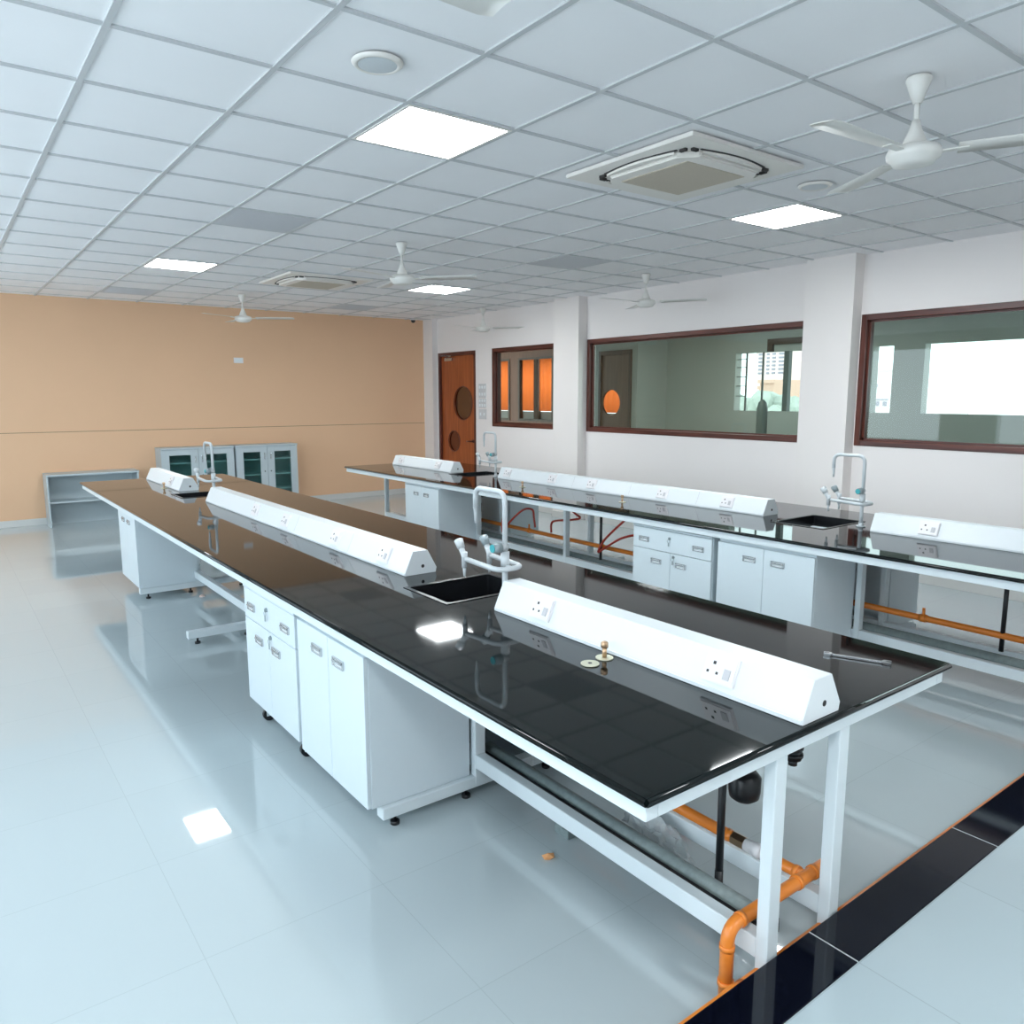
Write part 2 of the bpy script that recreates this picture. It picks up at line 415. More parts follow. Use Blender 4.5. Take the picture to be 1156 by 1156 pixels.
# ================================================================== ROOM BEHIND THE WINDOWS (seen through the glass)
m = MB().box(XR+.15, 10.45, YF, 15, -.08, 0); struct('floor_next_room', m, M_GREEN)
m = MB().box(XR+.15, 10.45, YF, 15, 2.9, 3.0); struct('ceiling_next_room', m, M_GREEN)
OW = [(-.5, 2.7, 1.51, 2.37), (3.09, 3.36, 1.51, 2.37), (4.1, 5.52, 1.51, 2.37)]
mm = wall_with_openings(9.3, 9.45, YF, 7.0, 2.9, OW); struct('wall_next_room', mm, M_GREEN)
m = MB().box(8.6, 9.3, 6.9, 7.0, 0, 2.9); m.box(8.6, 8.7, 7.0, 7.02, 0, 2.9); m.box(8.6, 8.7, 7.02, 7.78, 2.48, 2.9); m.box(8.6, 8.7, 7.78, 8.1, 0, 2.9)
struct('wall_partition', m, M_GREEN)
m = MB().box(XR+.15, 8.6, 8.0, 8.06, 0, 2.9)
# glazed brown partition further on, seen through the first window
m = MB(); m.box(8.6, 8.7, 8.1, 12.6, 0, 1.26); m.box(8.6, 8.7, 8.1, 12.6, 2.46, 2.9)
for a, b in ((8.1, 9.0), (10.07, 10.34), (11.0, 11.15), (12.4, 12.6)): m.box(8.6, 8.7, a, b, 1.26, 2.46)
struct('wall_partition_far', m, M_BROWNP)
m = MB()
for a, b in ((9.0, 10.07), (10.34, 11.0), (11.15, 12.4)):
    m.box(8.585, 8.64, a, a+.05, 1.26, 2.46); m.box(8.585, 8.64, b-.05, b, 1.26, 2.46); m.box(8.585, 8.64, a+.05, b-.05, 1.26, 1.30); m.box(8.585, 8.64, a+.05, b-.05, 2.42, 2.46)
struct('window_4', m, M_BROWN)
# brown door with a porthole in the partition
m = MB(); m.box(8.57, 8.62, 7.02, 7.07, 0, 2.48); m.box(8.57, 8.62, 7.73, 7.78, 0, 2.48); m.box(8.57, 8.62, 7.07, 7.73, 2.41, 2.48)
d2 = struct('door_2', m, M_BROWN)
spart('door_leaf', leaf_with_holes(8.60, 8.64, 7.07, 7.73, .005, 2.41, [(7.50, 1.62, .215)]), M_BROWND, d2)
# outer wall with the curtained windows
m = MB(); m.box(10.3, 10.45, 7.0, 8.6, 0, 2.9); m.box(10.3, 10.45, 8.6, 13.6, 0, 1.385); m.box(10.3, 10.45, 8.6, 13.6, 2.6, 2.9); m.box(10.3, 10.45, 13.6, 15, 0, 2.9)
m.box(9.3, 10.3, 6.9, 7.0, 0, 2.9)
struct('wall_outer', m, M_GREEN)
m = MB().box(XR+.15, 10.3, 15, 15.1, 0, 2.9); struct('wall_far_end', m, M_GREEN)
CG = 'orange curtains in the room behind the first window'
def wavy(y0, y1, z0, z1, x):
    mb = MB(); n = int((y1-y0)/.02); bm = mb.bm; A = []; B = []
    for i in range(n+1):
        y = y0+(y1-y0)*i/n; xx = x+.014*math.sin(y*42)
        A.append(bm.verts.new((xx, y, z0))); B.append(bm.verts.new((xx, y, z1)))
    for i in range(n): bm.faces.new([A[i], A[i+1], B[i+1], B[i]]).smooth = True
    return mb
for (a, b, lab) in ((12.42, 12.98, 'orange backlit curtain at the left edge behind the small window'), (11.62, 12.10, 'orange backlit curtain in the middle behind the small window'),
                    (10.70, 11.45, 'orange backlit curtain at the right behind the small window'), (8.75, 9.50, 'orange backlit curtain glimpsed through the porthole of the dark inner door')):
    o = single('curtain', wavy(a, b, 1.40, 2.62, 10.24), M_CURT, lab, 'curtain', (10.24, (a+b)/2, 1.40))
    sm = o.modifiers.new('cloth thickness', 'SOLIDIFY'); sm.thickness = .002
m = MB()
for a, b in ((12.12, 12.40), (11.47, 11.60), (9.52, 9.7)): m.box(10.2, 10.3, a, b, 1.2, 2.6)
struct('trim_7', m, M_BROWN)
# outer window bars and post
m = MB()
for y in (5.35, 5.06): m.box(9.34, 9.36, y-.012, y+.012, 1.51, 2.37)
for z in (2.28, 2.16, 2.02, 1.88, 1.73): m.box(9.34, 9.355, 5.35, 5.52, z-.006, z+.006)
m.box(9.30, 9.38, 4.60, 4.68, 1.51, 2.37)
struct('window_5', m, M_BAR)
m = MB(); m.box(9.24, 9.30, 4.1, 4.93, 2.47, 2.55); m.box(9.24, 9.30, 4.85, 4.93, 2.37, 2.47)
struct('trim_8', m, M_BROWN)
m = MB(); m.lathe((8.75, 4.62, 0), [(0, 0), (.075, 0), (.075, 1.55), (.055, 1.64), (.02, 1.68), (0, 1.685)], 24)
single('post', m, M_BAR, 'dark post with a rounded top seen through the long window', 'post', (8.75, 4.62, 0))
# ---- outdoors
def building(name, lab, x, y0, y1, z0, z1, mt, wins, wm=M_TWIN, depth=8):
    r = thing(name, lab, 'building', (x, (y0+y1)/2, z0))
    m = MB().box(x, x+depth, y0, y1, z0, z1); m.box(x-.15, x+.2, y0-.1, y1+.1, z1-.25, z1); part('building_wall', m, mt, r)
    for a, b, c, d in wins: part('window', MB().box(x-.05, x+.05, a, b, c, d), wm, r)
    return r
wins = []
for i in range(7):
    z = 3.75+i*.335*1.0
    for yy, w in ((41.1, .5), (40.35, .28), (39.75, .34), (39.0, .5)): wins.append((yy-w/2, yy+w/2, z-.11, z+.05))
building('tower_block', 'tall pale pink tower block with rows of small windows outside the long window', 60, 38.5, 41.6, -9, 9.5, M_TOWER, wins)
building('low_building', 'low peach building with flat roof below the tower block', 55, 34.2, 37.6, -9, 2.5, M_PEACH, [(35.0, 35.5, 1.2, 1.7), (36.2, 36.7, 1.2, 1.7)])
building('low_building', 'small terracotta roofed block in front of the tower block', 50, 32.8, 34.0, -9, 2.9, M_PEACH, [])
building('white_building', 'white building with small dark windows outside the rightmost window', 60, 26.5, 30.9, -9, 3.9, M_WHITEB, [(29.3, 29.6, .9, 1.25), (29.9, 30.2, .9, 1.25), (29.2, 30.3, 1.35, 1.45), (30.1, 30.5, 2.4, 2.6)])
m = MB()
for i in range(60):
    y = 33+random.random()*11; z = -1.5+random.random()*2.6; r = .5+random.random()*.7
    t = bmesh.new(); bmesh.ops.create_icosphere(t, subdivisions=2, radius=r)
    for v in t.verts: v.co *= 1+.25*(random.random()-.5)
    m._merge(t, Matrix.Translation((44+random.random()*3, y*.86, z)))
o = link_mesh('treetops', m, M_LEAF, None, (45, 33, -3)); o['label'] = 'hazy green treetops outside the long window'; o['category'] = 'trees'; o['kind'] = 'stuff'
m = MB().box(12, 120, -60, 120, -9.2, -9); struct('ground', m, M_LEAF)

# ================================================================== BENCH WORKTOPS
AX0, AX1, BX0, BX1, Y0, Y1 = .568, 2.015, 3.53, 4.97, -.897, 7.06
SK = [(.72, 1.10), (5.04, 5.42)]
def worktop(x0, x1, sx0, sx1, sinks, label):
    m = MB(); z0, z1 = ZB-.021, ZB
    bm = m.bm
    # slab with rectangular cut-outs, rounded sink corners
    ys = [Y0]
    for a, b in sinks: ys += [a, b]
    ys.append(Y1)
    m.box(x0, sx0, Y0, Y1, z0, z1); m.box(sx1, x1, Y0, Y1, z0, z1)
    for i in range(0, len(ys), 2): m.box(sx0, sx1, ys[i], ys[i+1], z0, z1)
    # polished rounded edge
    m.tube([(x0, Y0, ZB-.0105), (x0, Y1, ZB-.0105)], .0100, seg=12); m.tube([(x0, Y0, ZB-.0105), (x1, Y0, ZB-.0105)], .0100, seg=12)
    m.tube([(x1, Y0, ZB-.0105), (x1, Y1, ZB-.0105)], .0100, seg=12); m.tube([(x0, Y1, ZB-.0105), (x1, Y1, ZB-.0105)], .0100, seg=12)
    return single('worktop', m, M_GRAN, label, 'worktop', ((x0+x1)/2, (Y0+Y1)/2, z0))
worktop(AX0, AX1, 1.078, 1.541, [(.735, 1.087), (5.055, 5.407)], 'long polished black granite worktop of the nearer lab bench')
worktop(BX0, BX1, 4.055, 4.561, [(.799, 1.181), (5.055, 5.407)], 'long polished black granite worktop of the lab bench by the window wall')

def sink(x0, x1, y0, y1, label):
    r = thing('sink', label, 'sink', ((x0+x1)/2, (y0+y1)/2, ZB-.24))
    m = MB(); t = .008; zb = ZB-.235
    # flange
    for a in ((x0-.014, x0, y0-.014, y1+.014), (x1, x1+.014, y0-.014, y1+.014), (x0, x1, y0-.014, y0), (x0, x1, y1, y1+.014)): m.box(*a, ZB, ZB+.003, .0012, 1)
    m.box(x0, x0+t, y0, y1, zb, ZB+.002); m.box(x1-t, x1, y0, y1, zb, ZB+.002); m.box(x0+t, x1-t, y0, y0+t, zb, ZB+.002); m.box(x0+t, x1-t, y1-t, y1, zb, ZB+.002); m.box(x0, x1, y0, y1, zb-t, zb)
    for cx, cy in ((x0, y0), (x0, y1), (x1, y0), (x1, y1)):
        sx = 1 if cx == x0 else -1; sy = 1 if cy == y0 else -1; R = .04
        poly = [(cx, cy)]+[(cx+sx*(R-R*math.cos(a)), cy+sy*(R-R*math.sin(a))) for a in [PI/2*i/6 for i in range(7)]]
        m.prism(poly, 'z', zb, ZB+.0025)
    part('bowl', m, M_SINK, r)
    d = MB(); d.cyl(((x0+x1)/2, (y0+y1)/2, zb), ((x0+x1)/2, (y0+y1)/2, zb+.004), .045); part('drain', d, M_CHROME, r)
    w = MB(); w.cyl(((x0+x1)/2, (y0+y1)/2, zb-.008), ((x0+x1)/2, (y0+y1)/2, zb-.12), .03); w.cyl(((x0+x1)/2, (y0+y1)/2, zb-.10), ((x0+x1)/2, (y0+y1)/2, zb-.2), .05); part('waste_trap', w, M_BLACK, r)
sink(1.079, 1.540, .736, 1.086, 'black inset sink beside the large tap, in the middle of the nearer bench')
sink(1.079, 1.540, 5.056, 5.406, 'black inset sink at the far end of the nearer bench')
sink(4.056, 4.560, .800, 1.180, 'black inset sink of the window side bench, beside its right hand tap')
sink(4.056, 4.560, 5.056, 5.406, 'black inset sink at the far end of the window side bench')

# ---- support frames
def bench_frame(dx, label, feet, posts, x0, x1):
    r = thing('bench_frame', label, 'bench frame', ((x0+x1)/2, 3.0, 0))
    z0, z1 = .792, ZB-.021
    i = .012
    m = MB(); m.box(x0+i, x0+i+.04, Y0+i, Y1-i, z0, z1, .003); m.box(x1-i-.04, x1-i, Y0+i, Y1-i, z0, z1, .003)
    m.box(x0+i+.04, x1-i-.04, Y0+i, Y0+i+.04, z0, z1, .003); m.box(x0+i+.04, x1-i-.04, Y1-i-.04, Y1-i, z0, z1, .003)
    for y in posts[1:-1]:
        m.box(x0+i+.04, x1-i-.04, y, y+.04, z0, z1, .002)
    part('rim', m, M_WHITE2, r)
    fx = (dx+1.090, dx+1.142); bx = (dx+1.400, dx+1.452)
    for y in posts:
        for a, b in (fx, bx): part('leg', MB().box(a, b, y, y+.038, FZ if y not in feet else .10, z0, .004), M_WHITE2, r)
    for a, b in (fx, bx): part('rail', MB().box(a+.003, b-.003, posts[0]+.038, posts[-1], .178, .240, .004), M_WHITE2, r)
    for y in feet:
        f = part('foot_bar', MB().box(dx+.655, dx+1.875, y+.002, y+.058, .094, .144, .004), M_WHITE2, r)
        for x in (dx+.72, dx+1.06, dx+1.5, dx+1.82):
            l = MB(); l.cyl((x, y+.03, FZ), (x, y+.03, FZ+.014), .019); l.cyl((x, y+.03, FZ+.014), (x, y+.03, .094), .007); part('levelling_foot', l, M_BLACK, f)
    return r
bench_frame(0, 'white steel frame carrying the nearer black worktop', [.55, 3.39, 4.89], [-.875, .55, 3.39, 4.89, 6.05, 6.96], AX0, AX1)
bench_frame(2.95, 'white steel frame carrying the window side black worktop', [.50, 3.38, 4.84], [-.875, .50, 3.38, 4.84, 6.05, 6.96], BX0, BX1)

# ---- under-bench cabinets
def handle(m_parent, x, yc, zc, w=.10, h=.038):
    m = MB(); t = .006
    m.mi = 0
    m.box(x-.008, x, yc-w/2, yc+w/2, zc+h/2-t, zc+h/2, .001, 1); m.box(x-.008, x, yc-w/2, yc+w/2, zc-h/2, zc-h/2+t, .001, 1)
    m.box(x-.008, x, yc-w/2, yc-w/2+.014, zc-h/2+t, zc+h/2-t); m.box(x-.008, x, yc+w/2-.014, yc+w/2, zc-h/2+t, zc+h/2-t)
    m.box(x-.014, x-.009, yc-w/2+.008, yc+w/2-.008, zc+.002, zc+.010, .001, 1)
    m.mi = 1; m.box(x-.003, x, yc-w/2+.014, yc+w/2-.014, zc-h/2+t, zc+h/2-t)
    return part('handle', m, [M_CHROME, M_WHITE], m_parent)
def keys(p, x, y, z):
    m = MB(); m.cyl((x-.006, y, z), (x, y, z), .011, seg=16); m.box(x-.012, x-.006, y-.003, y+.003, z-.004, z+.006)
    m.tube([(x-.010, y+.012*math.cos(a), z-.018+.012*math.sin(a)) for a in [2*PI*i/16 for i in range(17)]], .0015, seg=6)
    m.box(x-.012, x-.009, y-.005, y+.005, z-.055, z-.028); return part('key', m, M_TAPK, p)
def double_cabinet(x0, y0, y1, label, zt=.782, knobs=False):
    r = thing('base_cabinet', label, 'cabinet', (x0+.24, (y0+y1)/2, .146))
    m = MB(); m.box(x0+.018, x0+.475, y0, y1, .146, zt, .002); part('body', m, M_CABW, r)
    ym = (y0+y1)/2
    for a, b, s in ((y0+.001, ym-.0015, 1), (ym+.0015, y1-.001, -1)):
        d = part('door', MB().box(x0, x0+.018, a, b, .150, zt-.018, .0025), M_CABW, r)
        yc = (b-.105) if s == 1 else (a+.105)
        handle(d, x0, yc, .681)
    return r
def mobile_cabinet(x0, y0, y1, label):
    r = thing('mobile_cabinet', label, 'cabinet', (x0+.24, (y0+y1)/2, FZ))
    m = MB(); m.box(x0+.018, x0+.46, y0, y1, .160, .770, .002); m.box(x0-.004, x0+.46, y0-.004, y1+.004, .770, .782, .003); part('body', m, M_CABW, r)
    d = part('drawer', MB().box(x0, x0+.018, y0+.002, y1-.002, .612, .766, .0025), M_CABW, r)
    handle(d, x0, y0+.115, .681); handle(d, x0, y1-.115, .681); keys(d, x0, (y0+y1)/2+.01, .715)
    ym = (y0+y1)/2
    for a, b, s in ((y0+.002, ym-.0015, 1), (ym+.0015, y1-.002, -1)):
        d = part('door', MB().box(x0, x0+.018, a, b, .168, .608, .0025), M_CABW, r)
        handle(d, x0, (b-.10) if s == 1 else (a+.13), .53)
        if s == 1: keys(d, x0, b-.03, .585)
    for x in (x0+.07, x0+.40):
        for y in (y0+.09, y1-.09):
            c = MB(); c.mi = 1; c.cyl((x, y, .162), (x, y, .118), .02); c.box(x-.018, x+.018, y-.018, y-.013, .078, .125); c.box(x-.018, x+.018, y+.013, y+.018, .078, .125)
            c.mi = 0; c.cyl((x, y-.012, .083), (x, y+.012, .083), .033, seg=24)
            part('castor', c, [M_BLACK, M_WHITE2], r)
    return r
double_cabinet(.60, .572, 1.232, 'white double door cabinet with its grey side panel showing, nearest under the black worktop')
mobile_cabinet(.60, 1.262, 1.955, 'white mobile pedestal on castors with drawer and keys, under the nearer bench')
double_cabinet(.65, 4.885, 5.585, 'white double door cabinet at the far left under the nearer bench')
double_cabinet(3.575, .552, 1.272, 'white double door cabinet below the sink of the window side bench')
mobile_cabinet(3.575, 1.322, 2.062, 'white mobile cabinet with drawer and keys under the window side bench')
double_cabinet(3.575, 4.882, 5.592, 'small white double door cabinet at the far end of the window side bench')
def back_cabinet(x1, y0, y1, label):
    r = thing('base_cabinet', label, 'cabinet', (x1-.24, (y0+y1)/2, .146))
    part('body', MB().box(x1-.41, x1-.018, y0, y1, .146, .782, .002), M_CABW, r)
    ym = (y0+y1)/2
    for a, b in ((y0+.001, ym-.0015), (ym+.0015, y1-.001)): part('door', MB().box(x1-.018, x1, a, b, .15, .764, .0025), M_CABW, r)
back_cabinet(4.925, 4.882, 5.592, 'plain pale cabinet on the far side of the window side bench, behind the red hoses')
back_cabinet(1.99, .572, 1.232, 'pale cabinet on the rear side of the nearer bench, behind the pipes')

back_cabinet(4.925, .552, 1.272, 'plain pale cabinet on the rear side of the window side bench, below its nearer sink')
back_cabinet(4.925, 1.322, 2.062, 'unseen pale cabinet added behind the drawer cabinet to darken under the window side bench')  # added to block light from the rear and keep the void dark
back_cabinet(1.99, 1.262, 1.955, 'unseen pale cabinet added behind the mobile pedestal to darken under the nearer bench')  # out of view, added to deepen the shade below this bench
# ================================================================== POWER HOUSINGS
PROF = [(-.088, 0), (-.088, .017), (-.042, .119), (.042, .119), (.093, .025), (.088, 0)]
def housing(xc, y0, y1, socks, label, seams=(), z=ZB):
    r = thing('power_housing', label, 'socket housing', (xc, (y0+y1)/2, z))
    m = MB(); m.prism([(xc+a, z+b) for a, b in PROF], 'y', y0, y1, .0012); m.box(xc-.092, xc-.086, y0+.002, y1-.002, z+.001, z+.014, .001, 1); part('cover', m, M_WHITE, r)
    e = MB(); e.prism([(xc+a*.985, z+.001+b*.985) for a, b in PROF], 'y', y0-.0016, y0+.001); part('end_plate', e, M_WHITE, r)
    h = MB(); h.cyl((xc+.012, y0-.0024, z+.040), (xc+.012, y0-.0016, z+.040), .009, seg=20); part('cable_hole', h, M_HOLE, r)
    s = Vector((.046, 0, .102)).normalized(); n = Vector((-.102, 0, .046)).normalized(); u = Vector((0, -1, 0))
    o0 = Vector((xc-.088, 0, z+.017))
    def P(yc, a, b, w): return o0+Vector((0, yc, 0))+u*a+s*b+n*w
    def slab(mb, yc, a0, a1, b0, b1, w0, w1):
        mb.frame_box([P(yc, a0, b0, w0), P(yc, a1, b0, w0), P(yc, a1, b1, w0), P(yc, a0, b1, w0), P(yc, a0, b0, w1), P(yc, a1, b0, w1), P(yc, a1, b1, w1), P(yc, a0, b1, w1)])
    for sy in seams:
        q = MB(); slab(q, sy, -.001, .001, .002, .110, 0, .0008); part('joint', q, M_SWITCH, r)
    for sy in socks:
        q = MB(); slab(q, sy, -.058, .058, .012, .098, 0, .009); slab(q, sy, -.054, .054, .016, .094, .009, .012)
        pl = part('socket_plate', q, M_PLATE, r)
        hq = MB(); slab(hq, sy, -.027, -.017, .066, .076, .012, .0126); slab(hq, sy, -.043, -.035, .038, .046, .012, .0126); slab(hq, sy, -.010, -.002, .038, .046, .012, .0126); part('socket_holes', hq, M_HOLE, pl)
        hq = MB(); slab(hq, sy, .018, .040, .030, .062, .012, .015); part('rocker_switch', hq, M_SWITCH, pl)
    return r
housing(1.27, -.886, .533, [-.600, .244], 'white sloping socket housing nearest the camera, with two sockets and a brass cock in front')
housing(1.27, 1.29, 4.72, [1.54, 2.14, 2.93, 3.52], 'long white sloping socket housing in the middle of the nearer bench', seams=(1.95, 2.75, 3.6))
housing(1.27, 5.60, 6.95, [5.95], 'short white socket housing at the far end of the nearer bench')
housing(4.30, -.892, .56, [-.5, .2], 'white socket housing on the window side bench, cut by the right edge')
housing(4.30, 1.37, 4.70, [1.71, 2.37, 3.24, 3.81, 4.55], 'long white socket housing in the middle of the window side bench', seams=(2.0, 2.75, 3.5))
housing(4.22, 5.52, 6.92, [5.83, 6.72], 'short white socket housing at the far end of the window side bench')

# ================================================================== TAPS
def tap():
    r = thing('laboratory_tap', 'tall pale swan neck laboratory tap with side nozzles, beside the nearest sink', 'tap', (0, 0, 0), 'laboratory taps')
    m = MB(); m.cyl((0, 0, 0), (0, 0, .008), .030, bev=.002); m.cyl((0, 0, .008), (0, 0, .03), .018, .014); m.cyl((0, 0, .0), (0, 0, .20), .0125); part('column', m, M_TAP, r)
    m = MB(); m.tube([(0, 0, .19), (0, 0, .478), (0, .22, .478), (0, .22, .385)], .0115, fillet=.05, seg=16)
    m.tube([(0, .22, .392), (0, .22, .38), (0, .218, .355), (0, .218, .32)], [.012, .009, .008, .006], seg=12); part('swan_neck', m, M_TAP, r)
    m = MB(); m.cyl((0, 0, .15), (0, 0, .225), .019); m.cyl((.012, 0, .245), (-.035, 0, .245), .014); part('valve_body', m, M_TAP, r)
    m = MB(); m.cyl((-.022, 0, .245), (-.064, 0, .245), .023, .020, seg=12, bev=.003); k = part('knob', m, M_TAPK, r)
    m = MB(); m.cyl((-.064, 0, .245), (-.068, 0, .245), .017); part('knob_cap', m, M_CYAN, k)
    m = MB(); m.tube([(-.075, .20, .17), (-.070, -.050, .16), (.060, -.050, .16), (.060, .20, .17)], .0115, fillet=.05, seg=16, nf=8); m.cyl((0, -.045, .16), (0, 0, .16), .011); part('side_arms', m, M_TAP, r)
    for s in (-1, .8):
        m = MB(); m.cyl((s*.075, .20, .20), (s*.075, .20, .13), .014, .012); m.cyl((s*.075, .20, .13), (s*.075, .20, .09), .008, .005)
        m.cyl((s*.075, .19, .165), (s*.075, .225, .215), .013); n = part('nozzle', m, M_TAP, r)
        m = MB(); m.cyl((s*.075, .222, .211), (s*.075, .248, .248), .017, .022, seg=10, bev=.003); part('knob', m, M_TAPK if s > 0 else M_TAP, n)
    return r
t0 = tap(); t0.location = (1.285, .60, ZB); t0['group'] = 'laboratory taps'
dup(t0, (1.29, 4.85, ZB), 'white laboratory tap at the far sink of the nearer bench, before the cupboards')
dup(t0, (4.35, .70, ZB), 'grey swan neck laboratory tap beside the right hand sink of the window side bench')
dup(t0, (4.30, 4.86, ZB), 'laboratory tap at the far sink of the window side bench, near the wooden door')

# gas cocks
def cock():
    r = thing('gas_cock', 'brass gas cock on a round flange in front of the nearest socket housing', 'gas cock', (0, 0, 0), 'bench gas cocks')
    part('flange', MB().cyl((0, 0, 0), (0, 0, .004), .030, seg=32), M_PALEBR, r)
    m = MB(); m.cyl((0, 0, .004), (0, 0, .038), .008); m.lathe((0, 0, .036), [(0, 0), (.010, 0), (.013, .004), (.013, .018), (.010, .022), (0, .023)], 12); part('stem', m, M_BRASS, r)
    return r
c0 = cock(); c0.location = (1.135, -.170, ZB)
dup(c0, (3.93, 3.90, ZB), 'small brass gas cock further left on the window side bench')
dup(c0, (3.94, 2.55, ZB), 'small brass gas cock further right on the window side bench')
dup(c0, (1.13, 5.95, ZB), 'small gas cock before the far socket housing of the nearer bench')
m = MB(); m.cyl((1.055, -.185, ZB+.0005), (1.055, -.185, ZB+.0045), .031, seg=32); m.mi = 1; m.cyl((1.055, -.185, ZB+.0046), (1.055, -.185, ZB+.0052), .007, seg=16)
single('flange_disc', m, [M_PALEBR, M_HOLE], 'loose pale metal disc lying left of the brass gas cock', 'disc', (1.055, -.185, ZB))

# spanner on the worktop
def spanner():
    a = Vector((1.765, -.615, ZB+.006)); b = Vector((1.835, -.775, ZB+.006)); d = (b-a).normalized(); s = Vector((-d.y, d.x, 0))
    m = MB()
    def pr(pts, z0, z1): m.prism([((a+d*u+s*v).x, (a+d*u+s*v).y) for u, v in pts], 'z', z0, z1, .001)
    L = (b-a).length
    pr([(.008, -.005), (L-.008, -.006), (L-.008, .006), (.008, .005)], ZB+.002, ZB+.008)
    for base, sg, w in ((0, -1, .012), (L, 1, .015)):
        for q in (-1, 1):
            pr([(base-sg*.012, q*.003), (base-sg*.006, q*w), (base+sg*.016, q*w*.9), (base+sg*.018, q*w*.45), (base+sg*.002, q*w*.4), (base-sg*.002, 0)], ZB+.0005, ZB+.010)
    single('spanner', m, M_CHROME, 'steel open ended spanner lying on the near right corner of the black worktop', 'spanner', (1.80, -.70, ZB))
spanner()

# ================================================================== PIPES UNDER THE BENCHES
def collar(m, p, d, r=.027, w=.012):
    p = Vector(p); d = Vector(d).normalized(); m.cyl(p-d*w, p+d*w, r)
r = thing('gas_pipe', 'orange gas pipe rising at the platform edge and crossing between the near legs', 'pipe', (1.3, -.79, FZ))
m = MB(); m.tube([(1.028, -.79, FZ), (1.028, -.79, .275), (1.565, -.79, .275), (1.565, -.79, FZ)], .0195, fillet=.05, seg=18); part('riser', m, M_GAS, r)
for p, d, rr in (((1.028, -.79, .215), (0, 0, 1), .0218), ((1.085, -.79, .275), (1, 0, 0), .0218), ((1.36, -.79, .275), (1, 0, 0), .0225), ((1.445, -.79, .275), (1, 0, 0), .0225), ((1.405, -.76, .275), (0, 1, 0), .0215), ((1.028, -.79, .105), (0, 0, 1), .0228)):
    m = MB(); collar(m, p, d, rr, .008); part('pipe_collar', m, M_GAS, r)
m = MB(); m.tube([(1.405, -.79, .275), (1.405, -.655, .275)], .018, seg=18); m.tube([(1.405, -.50, .275), (1.405, .54, .275)], .0195, seg=18); m.cyl((1.405, -.50, .275), (1.405, -.525, .275), .023, .017); part('branch', m, M_GAS, r)
m = MB(); m.cyl((1.405, -.655, .275), (1.405, -.572, .275), .0205, seg=20); m.cyl((1.405, -.635, .275), (1.405, -.605, .275), .0235, seg=20); part('union', m, M_PLATE, r, 'white plastic union')
m = MB(); m.cyl((1.405, -.572, .275), (1.405, -.522, .275), .0225, seg=6, smooth=False); part('nut', m, M_BRASS, r, 'brass nut')
m = MB(); m.tube([(-.4, -.856, .136), (3.6, -.856, .136)], .022, seg=18); m.cyl((.95, -.856, .136), (1.02, -.856, .136), .0235)
single('floor_gas_pipe', m, M_GAS, 'orange gas pipe running along the back of the black platform edge', 'pipe', (1.6, -.856, .135))
m = MB(); m.mi = 0; m.tube([(1.205, -.80, .212), (1.205, .62, .212)], .031, seg=24); m.mi = 1
m.cyl((1.205, -.81, .212), (1.205, -.78, .212), .033, seg=24)
m.box(1.145, 1.262, -.80, .62, .160, .181); m.box(1.145, 1.160, -.80, .62, .160, .232); m.box(1.247, 1.262, -.80, .62, .160, .205)
single('drain_pipe', m, [M_PVC, M_BLACK], 'dusty grey plastic drain pipe lying behind the lower rail of the nearer bench', 'pipe', (1.205, -.05, .18))
m = MB(); m.cyl((1.292, -.555, FZ), (1.292, -.555, .79), .0125); m.cyl((1.292, -.555, FZ), (1.292, -.555, .10), .026, .016); m.cyl((1.292, -.555, FZ), (1.292, -.555, .22), .0135); m.cyl((1.292, -.555, .58), (1.292, -.555, .61), .015)
single('waste_pipe', m, M_BLACK, 'thin black vertical waste pipe below the near end of the nearer bench', 'pipe', (1.292, -.555, FZ))
m = MB(); m.lathe((1.40, -.56, .425), [(0, 0), (.030, .004), (.048, .018), (.052, .04), (.052, .085), (.040, .10), (.016, .11), (.016, .365), (0, .365)], 28)
single('bottle_trap', m, M_BLACK, 'round black bottle trap hanging under the near end of the worktop', 'bottle trap', (1.40, -.56, .425))
m = MB(); m.cyl((1.47, -.685, .60), (1.47, -.685, .655), .026, seg=14); m.cyl((1.47, -.685, .61), (1.47, -.685, .62), .031, seg=14); m.cyl((1.47, -.685, .635), (1.47, -.685, .645), .031, seg=14); m.cyl((1.47, -.685, .58), (1.47, -.685, .60), .014); m.cyl((1.47, -.685, .65), (1.47, -.685, .79), .012)
single('pipe_valve', m, M_BLACK, 'black ribbed valve below the worktop beside the near middle leg', 'valve', (1.47, -.685, .58))
m = MB(); m.box(1.19, 1.24, .07, .15, FZ, .09, .004); m.box(1.18, 1.24, .09, .13, .09, .159, .003)
single('pipe_bracket', m, M_PVC, 'small grey bracket holding the drain pipe above the floor', 'bracket', (1.21, .11, FZ))
# plastic bag + packet
t = bmesh.new(); bmesh.ops.create_icosphere(t, subdivisions=4, radius=1)
from mathutils import noise as NZ
for v in t.verts:
    p = v.co.copy(); rdg = abs(NZ.noise(p*2.7))*.55+abs(NZ.noise(p*6.1))*.28
    v.co = Vector((p.x*.062, p.y*.170, p.z*.140))*(1.1-rdg)+Vector((0, p.z*.03, 0))
    v.co.z = max(v.co.z, -.060)
for f in t.faces: f.smooth = False
m = MB(); m._merge(t, Matrix.Translation((1.33, -.26, FZ+.061)))
single('plastic_bag', m, M_BAG, 'crumpled clear plastic bag on the floor behind the drain pipe', 'plastic bag', (1.33, -.26, FZ))
m = MB(); m.mi = 0; m.box(1.52, 1.64, -.15, -.06, FZ+.001, FZ+.075, .006); m.mi = 1; m.box(1.54, 1.60, -.14, -.08, FZ+.075, FZ+.077); m.box(1.5185, 1.5205, -.13, -.08, FZ+.02, FZ+.055)
